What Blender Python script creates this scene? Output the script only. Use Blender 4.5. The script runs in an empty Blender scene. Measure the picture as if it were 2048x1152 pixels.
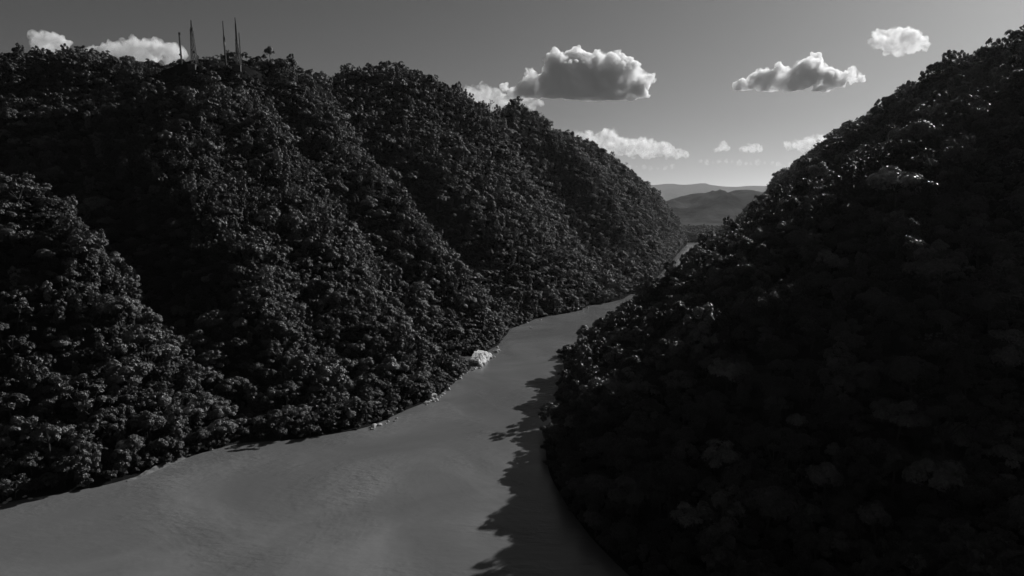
import bpy, bmesh, math, random
import numpy as np
from mathutils import Vector, Matrix, noise as mnoise

random.seed(7)
rng = np.random.default_rng(11)
scene = bpy.context.scene
COL = scene.collection

# ------------------------------------------------------------------ camera
F_PX, CX, CY = 1365.0, 1024.0, 576.0          # focal length and centre in photo pixels (2048 wide)
CAM_H = 90.0
HORIZON = 425.0
PITCH = math.atan((CY - HORIZON) / F_PX)
cam_data = bpy.data.cameras.new('camera')
cam = bpy.data.objects.new('camera', cam_data)
COL.objects.link(cam)
cam.location = (0, 0, CAM_H)
cam.rotation_euler = (math.pi / 2 - PITCH, 0, 0)
cam_data.sensor_width = 36.0
cam_data.lens = 36.0 * F_PX / 2048.0
cam_data.clip_start = 1.0
cam_data.clip_end = 150000.0
scene.camera = cam

# ------------------------------------------------------------------ world and sun
SUN_AZ = math.radians(46.0)                    # to the right of straight ahead
SUN_EL = math.radians(29.5)
world = bpy.data.worlds.new('World')
scene.world = world
world.use_nodes = True
wn, wl = world.node_tree.nodes, world.node_tree.links
wn.clear()
sky = wn.new('ShaderNodeTexSky')
sky.sky_type = 'NISHITA'
sky.sun_disc = False
sky.sun_elevation = SUN_EL
sky.sun_rotation = SUN_AZ
sky.altitude = 100.0
sky.air_density = 0.60
sky.dust_density = 0.5
sky.ozone_density = 1.0
sep = wn.new('ShaderNodeSeparateColor')        # black and white film behind a red filter
wl.new(sky.outputs['Color'], sep.inputs['Color'])
bg = wn.new('ShaderNodeBackground')
bg.inputs['Strength'].default_value = 0.05
wl.new(sep.outputs['Red'], bg.inputs['Color'])
wo = wn.new('ShaderNodeOutputWorld')
wl.new(bg.outputs['Background'], wo.inputs['Surface'])

sun_data = bpy.data.lights.new('sun', 'SUN')
sun_data.energy = 5.0
sun_data.angle = math.radians(0.53)
sun_data.color = (1.0, 1.0, 1.0)
sun = bpy.data.objects.new('sun', sun_data)
COL.objects.link(sun)
sun_vec = Vector((math.sin(SUN_AZ) * math.cos(SUN_EL), math.cos(SUN_AZ) * math.cos(SUN_EL), math.sin(SUN_EL)))
sun.rotation_euler = sun_vec.to_track_quat('Z', 'Y').to_euler()
sun.location = (500, 500, 900)

vs = scene.view_settings
vs.view_transform = 'Standard'
vs.look = 'None'
vs.exposure = 0.0
vs.gamma = 1.0
vs.use_curve_mapping = False
scene.render.engine = 'CYCLES'
cy = scene.cycles
cy.max_bounces = 10
cy.diffuse_bounces = 1
cy.glossy_bounces = 2
cy.transmission_bounces = 2
cy.transparent_max_bounces = 4
cy.volume_bounces = 6
cy.volume_step_rate = 0.3
cy.volume_max_steps = 256
cy.use_denoising = True
cy.use_adaptive_sampling = False
try:
    cy.denoiser = 'OPENIMAGEDENOISE'
    cy.denoising_input_passes = 'RGB_ALBEDO_NORMAL'
except Exception:
    pass


# ------------------------------------------------------------------ helpers
def ray(px, py):
    u = (px - CX) / F_PX
    v = -(py - CY) / F_PX
    cp, sp = math.cos(PITCH), math.sin(PITCH)
    return Vector((u, cp + v * sp, -sp + v * cp))


def at(px, py, d):
    """the point that the photo shows at this pixel, d metres ahead of the camera"""
    r = ray(px, py)
    return Vector((0, 0, CAM_H)) + r * (d / r.y)


def on_water(px, py, z=0.0):
    r = ray(px, py)
    t = (z - CAM_H) / r.z
    return Vector((0, 0, CAM_H)) + r * t


def project(p):
    """world points (n,3) -> photo pixels"""
    q = np.asarray(p, float) - np.array([0, 0, CAM_H])
    cp, sp = math.cos(PITCH), math.sin(PITCH)
    depth = q[:, 1] * cp - q[:, 2] * sp
    up = q[:, 1] * sp + q[:, 2] * cp
    depth = np.maximum(depth, 1e-3)
    return CX + F_PX * q[:, 0] / depth, CY - F_PX * up / depth, depth


def mat(name):
    m = bpy.data.materials.new(name)
    m.use_nodes = True
    n, l = m.node_tree.nodes, m.node_tree.links
    return m, n, l, n['Principled BSDF']


def noise_node(n, l, scale, detail=6, rough=0.6, coord=None, out='Object'):
    tc = n.new('ShaderNodeTexCoord') if coord is None else coord
    t = n.new('ShaderNodeTexNoise')
    t.inputs['Scale'].default_value = scale
    t.inputs['Detail'].default_value = detail
    t.inputs['Roughness'].default_value = rough
    l.new(tc.outputs[out], t.inputs['Vector'])
    return t


def ramp(n, l, src, stops):
    r = n.new('ShaderNodeValToRGB')
    el = r.color_ramp.elements
    while len(el) < len(stops):
        el.new(0.5)
    for e, (p, v) in zip(el, stops):
        e.position = p
        e.color = (v, v, v, 1)
    l.new(src, r.inputs['Fac'])
    return r


def mesh_obj(name, verts, faces, material=None, parent=None, smooth=False):
    me = bpy.data.meshes.new(name)
    me.from_pydata([tuple(v) for v in verts], [], faces)
    me.update()
    if smooth:
        me.polygons.foreach_set('use_smooth', [True] * len(me.polygons))
    o = bpy.data.objects.new(name, me)
    COL.objects.link(o)
    if material:
        me.materials.append(material)
    if parent is not None:
        o.parent = parent
    return o


def np_mesh(name, verts, quads, smooth=False):
    """fast mesh from numpy arrays; quads (m,4) or tris (m,3)"""
    me = bpy.data.meshes.new(name)
    k = quads.shape[1]
    me.vertices.add(len(verts))
    me.vertices.foreach_set('co', np.asarray(verts, np.float32).ravel())
    me.loops.add(len(quads) * k)
    me.loops.foreach_set('vertex_index', np.asarray(quads, np.int32).ravel())
    me.polygons.add(len(quads))
    me.polygons.foreach_set('loop_start', np.arange(0, len(quads) * k, k, dtype=np.int32))
    me.polygons.foreach_set('use_smooth', np.full(len(quads), smooth))
    me.update(calc_edges=True)
    me.validate()
    return me


def tag(o, label=None, cat=None, group=None, kind=None):
    if label:
        o['label'] = label
    if cat:
        o['category'] = cat
    if group:
        o['group'] = group
    if kind:
        o['kind'] = kind
    return o


ORDINAL = 'first second third fourth fifth sixth seventh eighth ninth tenth eleventh twelfth thirteenth fourteenth fifteenth sixteenth seventeenth eighteenth nineteenth twentieth'.split()


def number_off(items):
    """(object, x in the photo) pairs: those that share a label are told apart by their order from left to right"""
    by = {}
    for o, x in items:
        by.setdefault(o['label'], []).append((float(x), o))
    for lab, row in by.items():
        row.sort(key=lambda t: t[0])
        if len(row) == 1:
            continue
        for k, (x, o) in enumerate(row):
            if k == 0:
                o['label'] = lab + ', leftmost one'
            elif k == len(row) - 1:
                o['label'] = lab + ', rightmost one'
            elif k < 20:
                o['label'] = lab + ', ' + ORDINAL[k] + ' from left'
            else:
                o['label'] = lab + ', ' + ORDINAL[len(row) - 1 - k] + ' from right' if len(row) - 1 - k < 20 else lab + ', middle one'


def empty(name, loc, rz=0.0, s=1.0):
    o = bpy.data.objects.new(name, None)
    o.empty_display_size = 0.5
    o.location = loc
    o.rotation_euler = (0, 0, rz)
    o.scale = (s, s, s)
    COL.objects.link(o)
    return o


class MB:
    """collects boxes, bars and tubes for one mesh"""
    def __init__(self):
        self.v, self.f = [], []

    def box(self, x0, x1, y0, y1, z0, z1):
        b = len(self.v)
        self.v += [(x0, y0, z0), (x1, y0, z0), (x1, y1, z0), (x0, y1, z0), (x0, y0, z1), (x1, y0, z1), (x1, y1, z1), (x0, y1, z1)]
        self.f += [tuple(b + i for i in q) for q in ((0, 3, 2, 1), (4, 5, 6, 7), (0, 1, 5, 4), (1, 2, 6, 5), (2, 3, 7, 6), (3, 0, 4, 7))]

    def tube(self, pts, rad, sides=5, cap=True):
        pts = [Vector(p) for p in pts]
        rings = []
        for i, p in enumerate(pts):
            t = (pts[min(i + 1, len(pts) - 1)] - pts[max(i - 1, 0)]).normalized()
            a = t.orthogonal().normalized()
            bb = t.cross(a)
            r = rad[i] if isinstance(rad, (list, tuple)) else rad
            ring = []
            for k in range(sides):
                an = 2 * math.pi * k / sides
                self.v.append(tuple(p + a * (r * math.cos(an)) + bb * (r * math.sin(an))))
                ring.append(len(self.v) - 1)
            rings.append(ring)
        for r0, r1 in zip(rings, rings[1:]):
            for k in range(sides):
                self.f.append((r0[k], r0[(k + 1) % sides], r1[(k + 1) % sides], r1[k]))
        if cap:
            self.f.append(tuple(reversed(rings[0])))
            self.f.append(tuple(rings[-1]))

    def build(self, name, material, parent=None, smooth=False):
        return mesh_obj(name, self.v, self.f, material, parent, smooth)


# gradient-free lattice noise in numpy, for the terrain
def _hash(ix, iy, seed):
    h = (ix.astype(np.int64) * 374761393 + iy.astype(np.int64) * 668265263 + seed * 1442695041) & 0x7fffffff
    h = ((h ^ (h >> 13)) * 1274126177) & 0x7fffffff
    h = h ^ (h >> 16)
    return (h & 0xffff) / 65535.0


def vnoise(x, y, seed=0):
    ix, iy = np.floor(x), np.floor(y)
    fx, fy = x - ix, y - iy
    ux, uy = fx * fx * fx * (fx * (fx * 6 - 15) + 10), fy * fy * fy * (fy * (fy * 6 - 15) + 10)
    a, b = _hash(ix, iy, seed), _hash(ix + 1, iy, seed)
    c, d = _hash(ix, iy + 1, seed), _hash(ix + 1, iy + 1, seed)
    return (a + (b - a) * ux) * (1 - uy) + (c + (d - c) * ux) * uy


def fbm(x, y, octaves=4, seed=0, gain=0.5):
    s, a, t = 0.0, 1.0, 0.0
    for o in range(octaves):
        s = s + a * (vnoise(x * 2 ** o + 17.3 * o, y * 2 ** o - 9.1 * o, seed + o) * 2 - 1)
        t += a
        a *= gain
    return s / t


# ------------------------------------------------------------------ the canyon's heights
TREE = 8.5      # the skyline of the photo is treetops; the ground lies lower
lines = []      # polylines of (x, y, z)


crest_pts = []


def px_line(pts, drop=TREE):
    out = []
    for p in pts:
        q = at(*p[:3])
        dr = p[3] if len(p) > 3 else drop
        out.append((q.x, q.y, max(q.z - dr, 1.0)))
    lines.append(out)
    crest_pts.append(out)
    return out


def w_line(pts):
    lines.append([tuple(p) for p in pts])


# left shore, from the lower left corner up the river
SHORE_L = [(-260, -150), (-245, 0), (-225, 110), (-190, 180)]
SHORE_L += [tuple(on_water(*p).xy) for p in ((0, 1006), (130, 985), (250, 962), (330, 930), (400, 904), (470, 893), (560, 884), (650, 872), (745, 856),
            (800, 832), (865, 800), (905, 768), (955, 733), (1000, 690), (1014, 660), (1060, 645), (1110, 630), (1170, 618), (1215, 606), (1250, 598))]
SHORE_L += [(150, 790), (190, 910), (238, 1070), (284, 1229), (372, 1536), (474, 1890), (580, 2250), (640, 2480), (700, 2600), (900, 2700), (1400, 2780)]
SHORE_R = [(95, -150), (84, 0), (70, 60), (56, 110), (39, 140), (28, 165), (20, 190), (15, 215), (13, 243), (15, 270), (21, 300), (25, 340), (34, 390), (50, 450),
           (78, 520), (112, 600), (150, 680), (205, 800), (262, 950), (340, 1200), (455, 1536), (600, 1890), (730, 2250), (800, 2400), (950, 2480), (1400, 2550)]
w_line([(x, y, 0.0) for x, y in SHORE_L])
w_line([(x, y, 0.0) for x, y in SHORE_R])
# river bed
w_line([(-80, -150, -12), (-70, 0, -12), (-55, 110, -12), (-60, 190, -10), (-45, 240, -8), (-15, 300, -7), (0, 360, -7), (10, 440, -7), (40, 540, -8), (95, 640, -6)])
w_line([(172, 790, -6), (225, 940, -6), (308, 1220, -6), (412, 1540, -6), (535, 1890, -6), (655, 2250, -6), (715, 2450, -8), (920, 2590, -8), (1400, 2660, -8)])

# A: the near left spur
px_line([(448, 862, 262, 6), (400, 815, 265), (350, 755, 270), (310, 698, 275), (240, 598, 283), (175, 480, 292), (125, 380, 303), (60, 362, 318), (0, 378, 332), (-150, 360, 350)])
w_line([(-165, 232, 14), (-190, 250, 34), (-222, 270, 58), (-260, 290, 80)])
w_line([(-220, 200, 18), (-260, 220, 45), (-320, 260, 90), (-420, 300, 140)])
w_line([(-280, 100, 25), (-340, 120, 80), (-450, 150, 150), (-330, 0, 50), (-340, -150, 50), (-480, 0, 150), (-480, -150, 150)])
# gully between A and B
w_line([(-96, 272, 1), (-122, 293, 3), (-160, 328, 9), (-205, 368, 20), (-262, 412, 42), (-330, 455, 74), (-420, 500, 110), (-520, 530, 145)])
w_line([(-150, 345, 20), (-190, 385, 36), (-240, 430, 62)])
# B prime: the crest that parts light and dark
px_line([(700, 838, 296, 5), (640, 770, 300), (565, 690, 306), (500, 565, 335), (455, 470, 385), (405, 390, 430), (330, 330, 470), (240, 300, 520), (120, 280, 560)])
# left skyline and B's top
px_line([(-250, 118, 760), (-100, 122, 745), (0, 119, 730), (60, 108, 725), (100, 103, 722), (180, 112, 712), (250, 126, 700), (310, 130, 685), (350, 122, 668, 4), (400, 120, 655, 3), (450, 119, 648, 2.5), (490, 119, 645, 4),
         (540, 140, 655), (600, 160, 670), (625, 168, 690)])
px_line([(430, 180, 580), (400, 260, 520), (390, 330, 465)])
px_line([(520, 200, 590), (580, 330, 520), (640, 450, 450), (690, 570, 395), (730, 700, 340)])
px_line([(470, 300, 520), (540, 430, 440), (600, 560, 385), (660, 700, 335), (690, 790, 305)], 17)
px_line([(590, 250, 620), (660, 340, 565), (740, 450, 525), (810, 560, 472), (850, 680, 410)], 21)
# B's right-hand crest against C
PALE_CREST = len(crest_pts)
px_line([(625, 168, 690), (665, 240, 650), (705, 305, 612), (770, 360, 585), (850, 440, 560), (915, 530, 532), (965, 600, 510), (995, 660, 492, 4)])
# gully B-C
w_line([(-2, 532, 2), (-28, 577, 12), (-62, 628, 40), (-105, 674, 84), (-150, 708, 148), (-200, 728, 214)])
# C
px_line([(640, 162, 722), (700, 141, 775), (740, 136, 790), (770, 134, 800), (810, 145, 815), (850, 165, 830), (920, 190, 860), (980, 220, 895), (1000, 228, 930)])
px_line([(850, 200, 815), (930, 280, 830), (985, 335, 785), (1040, 405, 732), (1085, 480, 695), (1130, 540, 675), (1165, 596, 658, 5)])
px_line([(800, 230, 770), (880, 320, 728), (950, 420, 682), (1010, 520, 628)])
w_line([(-35, 1000, 203), (-62, 1045, 195), (-32, 962, 206), (-50, 940, 212)])
# gully C-D
w_line([(100, 690, 1), (88, 748, 10), (72, 812, 38), (48, 880, 84), (15, 932, 145)])
# D
px_line([(1000, 226, 935), (1015, 213, 990), (1040, 213, 1010), (1072, 222, 1040), (1098, 264, 1095), (1160, 280, 1230), (1230, 322, 1430), (1290, 372, 1640), (1330, 412, 1840), (1360, 446, 2000), (1384, 472, 2150, 6)])
px_line([(1090, 330, 990), (1140, 420, 960), (1190, 510, 910), (1235, 580, 850, 6)])
w_line([(120, 1010, 130), (190, 1120, 95), (255, 1300, 100), (350, 1560, 80), (455, 1860, 50)])
# behind the left skyline
w_line([(-600, 860, 215), (-450, 850, 215), (-300, 800, 205), (-230, 820, 205), (-200, 950, 205), (-80, 1080, 200), (-20, 1250, 190), (80, 1500, 180), (200, 1800, 140), (330, 2100, 80), (450, 2400, 20)])
w_line([(-900, 700, 240), (-900, 1100, 160), (-600, 1300, 120), (-300, 1500, 110), (-200, 2000, 70), (0, 2400, 30), (300, 2700, 4), (-400, 2700, 6)])
w_line([(-700, 250, 190), (-900, 300, 200), (-900, 0, 200), (-700, -150, 200)])
# right hill: its crest, from the upper right corner down to the water
px_line([(2250, 20, 400), (2130, 40, 425), (2048, 68, 450), (1940, 105, 480), (1830, 150, 520, 15), (1760, 198, 560, 20), (1690, 252, 605, 24), (1620, 318, 660, 24), (1560, 372, 705, 20), (1500, 430, 745, 13), (1450, 466, 770, 13), (1405, 497, 790, 12), (1350, 538, 790, 6), (1300, 578, 770, 4), (1262, 606, 735, 2)], 13.5)
# the spur that carries the lit treetops, and the dark gully on its near side
w_line([(36, 200, 8), (58, 202, 23), (96, 208, 51), (130, 230, 76), (168, 262, 104), (230, 325, 139), (290, 395, 176)])
w_line([(62, 158, 9), (92, 160, 17), (125, 165, 28), (165, 185, 50), (210, 218, 82)])
w_line([(270, 215, 180), (280, 262, 196), (295, 320, 206)])  # added ground out of view, raised to shade the lower right slope
w_line([(330, 100, 150), (325, 160, 185), (330, 230, 215), (340, 300, 230)])  # unseen ridge added to block the sun from the near gully
w_line([(100, 100, 16), (150, 110, 30), (200, 130, 50), (270, 155, 92), (140, 0, 34), (230, 0, 70), (350, 0, 100), (150, -150, 34), (350, -150, 90), (500, 120, 130), (600, -100, 110)])
w_line([(60, 300, 30), (105, 330, 65), (150, 370, 88), (200, 420, 110)])
w_line([(80, 400, 30), (130, 450, 55), (185, 500, 79)])
w_line([(120, 540, 26), (165, 590, 45), (215, 640, 63)])
w_line([(165, 650, 20), (205, 705, 38), (235, 760, 44)])
# behind the right crest and the second right-hand ridge
w_line([(450, 560, 190), (520, 480, 190), (560, 380, 200), (420, 700, 150), (360, 820, 92), (330, 930, 52), (350, 1050, 42)])
px_line([(1750, 225, 1040), (1690, 258, 1100), (1640, 298, 1180), (1600, 330, 1290), (1560, 360, 1450), (1525, 388, 1680), (1500, 410, 1900), (1470, 438, 2100)], 6)
w_line([(440, 1180, 90), (530, 1500, 70), (670, 1850, 55)])
w_line([(700, 900, 210), (760, 1300, 190), (850, 1800, 120), (900, 2200, 50), (1200, 600, 220), (1300, 1200, 150), (1300, 2000, 60), (1200, 2400, 8), (900, 2380, 12)])
# low wooded land beyond the bend
w_line([(300, 2900, 4), (600, 2850, 14), (800, 2830, 12), (1000, 2850, 10), (1400, 2900, 8), (0, 3200, 4), (500, 3200, 14), (750, 3150, 16), (1000, 3200, 12), (1500, 3300, 4), (200, 3700, 1), (700, 3700, 2), (1200, 3700, 1)])


def densify(line, step=28.0):
    out = []
    for a, b in zip(line, line[1:]):
        a, b = np.array(a, float), np.array(b, float)
        st = step * (1 + max(0.0, (a[1] - 700) / 1500))
        n = max(1, int(np.linalg.norm((b - a)[:2]) / st)) if np.linalg.norm((b - a)[:2]) < 900 else 1
        for i in range(n):
            out.append(a + (b - a) * i / n)
    out.append(np.array(line[-1], float))
    return out


ctrl = np.array([p for ln in lines for p in densify(ln)])
keep = []
for i, p in enumerate(ctrl):       # drop near duplicates
    if all((p[0] - ctrl[j][0]) ** 2 + (p[1] - ctrl[j][1]) ** 2 > 36.0 for j in keep):
        keep.append(i)
ctrl = ctrl[keep]


def kern(dx, dy, c=14.0):
    return np.sqrt(dx * dx + dy * dy + c * c)


n_c = len(ctrl)
A = np.zeros((n_c + 3, n_c + 3))
A[:n_c, :n_c] = kern(ctrl[:, None, 0] - ctrl[None, :, 0], ctrl[:, None, 1] - ctrl[None, :, 1]) - np.eye(n_c) * 2.0
A[:n_c, n_c] = 1
A[:n_c, n_c + 1:] = ctrl[:, :2] / 1000
A[n_c:, :n_c] = A[:n_c, n_c:].T
W = np.linalg.solve(A, np.concatenate([ctrl[:, 2], np.zeros(3)]))

GX0, GX1, GY0, GY1, GS = -1000.0, 1600.0, -160.0, 3760.0, 5.0
gx = np.arange(GX0, GX1 + 1, GS)
# finer rows near, coarser far
gy = [GY0]
while gy[-1] < GY1:
    y = gy[-1]
    gy.append(y + (GS if y < 1100 else GS * (1 + (y - 1100) / 700)))
gy = np.array(gy)
Hh = np.zeros((len(gy), len(gx)))
for r0 in range(0, len(gy), 8):
    Y, X = np.meshgrid(gy[r0:r0 + 8], gx, indexing='ij')
    k = kern(X.ravel()[:, None] - ctrl[None, :, 0], Y.ravel()[:, None] - ctrl[None, :, 1])
    z = k @ W[:n_c] + W[n_c] + W[n_c + 1] * X.ravel() / 1000 + W[n_c + 2] * Y.ravel() / 1000
    Hh[r0:r0 + 8] = z.reshape(X.shape)
Yg, Xg = np.meshgrid(gy, gx, indexing='ij')
up = np.clip((Hh - 2) / 45.0, 0, 1)
wx, wy = fbm(Xg / 70.0, Yg / 70.0, 2, 61) * 26, fbm(Xg / 70.0, Yg / 70.0, 2, 71) * 26
rid = 1 - np.abs(fbm((Xg + wx) / 105.0, (Yg + wy) / 105.0, 3, 5)) * 2.2
cp = np.array([p for ln in crest_pts for p in densify(ln, 40.0)])
dist = np.full(Hh.shape, 1e9)
for p in cp:
    dist = np.minimum(dist, (Xg - p[0]) ** 2 + (Yg - p[1]) ** 2)
spare = np.clip(np.sqrt(dist) / 45.0, 0.25, 1.0)
spare = np.where((Xg > 0) & (Yg < 760) & (Xg > (Yg - 200) * 0.16), spare * 0.55, spare)
Hh = Hh + up * spare * (rid - 0.62) * 17.0 + np.clip((Hh - 1) / 20, 0, 1) * fbm(Xg / 26.0, Yg / 26.0, 3, 9) * 4.0
# outside the canyon the land runs down to the plain
edge = np.minimum.reduce([(Xg - GX0) / 250, (GX1 - Xg) / 250, (GY1 - Yg) / 400, np.ones_like(Xg)])
edge = np.clip(edge, 0, 1)
Hh = np.where(Hh > 0, Hh * edge + (edge - 1) * 1.5, Hh)
Hh = np.maximum(Hh, -14)


def height(x, y):
    x, y = np.asarray(x, float), np.asarray(y, float)
    i = np.clip((x - GX0) / GS, 0, len(gx) - 1.001)
    j = np.interp(y, gy, np.arange(len(gy)))
    j = np.clip(j, 0, len(gy) - 1.001)
    i0, j0 = i.astype(int), j.astype(int)
    fi, fj = i - i0, j - j0
    return (Hh[j0, i0] * (1 - fi) + Hh[j0, i0 + 1] * fi) * (1 - fj) + (Hh[j0 + 1, i0] * (1 - fi) + Hh[j0 + 1, i0 + 1] * fi) * fj


def hz(x, y):
    return float(height(np.array([x]), np.array([y]))[0])


# ------------------------------------------------------------------ materials of the setting
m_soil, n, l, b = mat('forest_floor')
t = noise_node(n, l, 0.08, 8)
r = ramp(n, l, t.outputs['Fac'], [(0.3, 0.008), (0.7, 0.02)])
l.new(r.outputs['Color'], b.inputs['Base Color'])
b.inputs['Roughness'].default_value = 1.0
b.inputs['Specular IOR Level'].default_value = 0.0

m_ground, n, l, b = mat('plain')
t = noise_node(n, l, 0.004, 8)
r = ramp(n, l, t.outputs['Fac'], [(0.35, 0.03), (0.7, 0.09)])
l.new(r.outputs['Color'], b.inputs['Base Color'])
b.inputs['Roughness'].default_value = 1.0
b.inputs['Specular IOR Level'].default_value = 0.0

m_water, n, l, b = mat('river_water')
tc = n.new('ShaderNodeTexCoord')
silt_sheen = noise_node(n, l, 0.018, 7, 0.55, tc)
silt_sheen.inputs['Distortion'].default_value = 1.2
r = ramp(n, l, silt_sheen.outputs['Fac'], [(0.3, 0.108), (0.5, 0.128), (0.72, 0.17)])  # silty tone; its lighter swirls paint in the bright sheen on the water
l.new(r.outputs['Color'], b.inputs['Base Color'])
b.inputs['IOR'].default_value = 1.333
wind = noise_node(n, l, 0.014, 5, 0.6, tc)
wind.inputs['Distortion'].default_value = 0.8
rr = ramp(n, l, wind.outputs['Fac'], [(0.4, 0.15), (0.7, 0.28)])
l.new(rr.outputs['Color'], b.inputs['Roughness'])
mp = n.new('ShaderNodeMapping')
mp.inputs['Scale'].default_value = (0.55, 1.0, 1.0)
mp.inputs['Rotation'].default_value = (0, 0, 0.5)
l.new(tc.outputs['Object'], mp.inputs['Vector'])
wv = n.new('ShaderNodeTexNoise')
wv.inputs['Scale'].default_value = 0.5
wv.inputs['Detail'].default_value = 5
wv.inputs['Roughness'].default_value = 0.55
l.new(mp.outputs['Vector'], wv.inputs['Vector'])
ws = ramp(n, l, wind.outputs['Fac'], [(0.40, 0.06), (0.52, 0.3), (0.66, 1.0)])
mu = n.new('ShaderNodeMath')
mu.operation = 'MULTIPLY'
l.new(wv.outputs['Fac'], mu.inputs[0])
l.new(ws.outputs['Color'], mu.inputs[1])
bp = n.new('ShaderNodeBump')
bp.inputs['Strength'].default_value = 1.0
bp.inputs['Distance'].default_value = 0.65
l.new(mu.outputs['Value'], bp.inputs['Height'])
l.new(bp.outputs['Normal'], b.inputs['Normal'])

m_far, n, l, b = mat('far_wood')
t = noise_node(n, l, 0.006, 10, 0.65)
r = ramp(n, l, t.outputs['Fac'], [(0.35, 0.025), (0.65, 0.055)])
l.new(r.outputs['Color'], b.inputs['Base Color'])
b.inputs['Roughness'].default_value = 1.0
b.inputs['Specular IOR Level'].default_value = 0.0
bp = n.new('ShaderNodeBump')
bp.inputs['Distance'].default_value = 14.0
l.new(t.outputs['Fac'], bp.inputs['Height'])
l.new(bp.outputs['Normal'], b.inputs['Normal'])

# ------------------------------------------------------------------ setting meshes
ny, nx = Hh.shape
verts = np.stack([Xg, Yg, Hh], -1).reshape(-1, 3)
idx = np.arange(ny * nx).reshape(ny, nx)
quads = np.stack([idx[:-1, :-1], idx[:-1, 1:], idx[1:, 1:], idx[1:, :-1]], -1).reshape(-1, 4)
zq = Hh.reshape(-1)[quads].max(1)
quads = quads[zq > -2.5]                        # the bed under the water is not needed
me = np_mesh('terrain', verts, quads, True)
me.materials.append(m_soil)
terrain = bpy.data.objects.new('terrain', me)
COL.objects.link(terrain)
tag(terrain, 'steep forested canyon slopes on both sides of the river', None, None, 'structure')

ground = mesh_obj('ground', [(-57000, -20000, -0.7), (57000, -20000, -0.7), (57000, 62000, -0.7), (-57000, 62000, -0.7)], [(0, 1, 2, 3)], m_ground)
tag(ground, 'flat plain beyond the canyon mouth', None, None, 'structure')
river = mesh_obj('river', [(-700, -160, 0), (1700, -160, 0), (1700, 2950, 0), (-700, 2950, 0)], [(0, 1, 2, 3)], m_water)
tag(river, 'calm silty river winding between the hills', None, None, 'structure')


def far_range(name, prof, d, depth, label, rough, seed):
    """a hill range: its skyline (pixels) stands d metres away, and it falls away to the plain in front and behind"""
    xs = np.linspace(prof[0][0], prof[-1][0], 260)
    ys = np.interp(xs, [p[0] for p in prof], [p[1] for p in prof])
    rows = np.linspace(-1, 1, 41)
    P = np.zeros((len(rows), len(xs), 3))
    for i, (px, py) in enumerate(zip(xs, ys)):
        q = at(px, py, d)
        for j, rw in enumerate(rows):
            yy = d + rw * depth
            xx = q.x * (1 + 0.25 * rw * depth / d)
            fall = (0.5 + 0.5 * math.cos(math.pi * rw)) ** 0.85
            P[j, i] = (xx, yy, q.z * fall)
    spur = 1 - 2 * np.abs(fbm(P[..., 0] / (depth * 0.30), P[..., 1] / (depth * 0.55), 5, seed))
    bend = (1 - np.abs(rows[:, None]) ** 2) * np.clip(np.abs(rows[:, None]) * 4, 0.02, 1)
    P[..., 2] += (spur - 0.4) * bend * P[..., 2].max() * rough
    P[..., 2] = np.where(np.abs(rows[:, None]) > 0.98, -2.0, P[..., 2])
    nr, nc = P.shape[:2]
    ix = np.arange(nr * nc).reshape(nr, nc)
    qd = np.stack([ix[:-1, :-1], ix[:-1, 1:], ix[1:, 1:], ix[1:, :-1]], -1).reshape(-1, 4)
    me = np_mesh(name, P.reshape(-1, 3), qd, True)
    me.materials.append(m_far)
    o = bpy.data.objects.new(name, me)
    COL.objects.link(o)
    tag(o, label, None, None, 'structure')
    return o


far_range('hills', [(900, 418), (1100, 412), (1250, 418), (1300, 416), (1330, 405), (1345, 400), (1365, 393), (1385, 389), (1402, 390), (1412, 386), (1422, 384), (1438, 392), (1452, 386), (1470, 380), (1485, 379), (1500, 384), (1514, 390), (1530, 385), (1560, 378), (1700, 390), (1900, 400), (2200, 415)],
          8200, 2300, 'dark rounded hills across the valley mouth, nearer range', 0.28, 31)
far_range('mountains', [(700, 412), (900, 395), (1100, 382), (1200, 378), (1290, 372), (1310, 370), (1330, 368), (1345, 368), (1360, 371), (1385, 369), (1400, 367), (1415, 370), (1440, 373), (1470, 374), (1500, 372), (1530, 373), (1600, 368), (1800, 376), (2100, 395), (2400, 412)],
          30000, 6500, 'pale hazy mountain range along the horizon, farthest of all', 0.12, 47)

# ------------------------------------------------------------------ trees
m_leaf = []
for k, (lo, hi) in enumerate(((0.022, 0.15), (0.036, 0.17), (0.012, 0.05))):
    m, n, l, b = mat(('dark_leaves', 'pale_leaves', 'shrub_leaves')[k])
    oi = n.new('ShaderNodeObjectInfo')
    r = ramp(n, l, oi.outputs['Random'], [(0.0, lo), (0.45, lo * 1.6), (0.8, lo + (hi - lo) * 0.4), (1.0, hi)])
    geo = n.new('ShaderNodeNewGeometry')
    r2 = ramp(n, l, geo.outputs['Random Per Island'], [(0.0, 0.6), (1.0, 1.35)])
    mx = n.new('ShaderNodeMix')
    mx.data_type = 'RGBA'
    mx.blend_type = 'MULTIPLY'
    mx.inputs['Factor'].default_value = 1.0
    l.new(r.outputs['Color'], mx.inputs['A'])
    l.new(r2.outputs['Color'], mx.inputs['B'])
    l.new(mx.outputs['Result'], b.inputs['Base Color'])
    b.inputs['Roughness'].default_value = 0.5
    b.inputs['Specular IOR Level'].default_value = 0.4
    tr = n.new('ShaderNodeBsdfTranslucent')
    l.new(mx.outputs['Result'], tr.inputs['Color'])
    ms = n.new('ShaderNodeMixShader')
    ms.inputs['Fac'].default_value = 0.15
    l.new(b.outputs['BSDF'], ms.inputs[1])
    l.new(tr.outputs['BSDF'], ms.inputs[2])
    l.new(ms.outputs['Shader'], n['Material Output'].inputs['Surface'])
    m_leaf.append(m)
m_bark, n, l, b = mat('bark')
t = noise_node(n, l, 2.0, 6)
r = ramp(n, l, t.outputs['Fac'], [(0.3, 0.02), (0.7, 0.06)])
l.new(r.outputs['Color'], b.inputs['Base Color'])
b.inputs['Roughness'].default_value = 0.9


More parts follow.
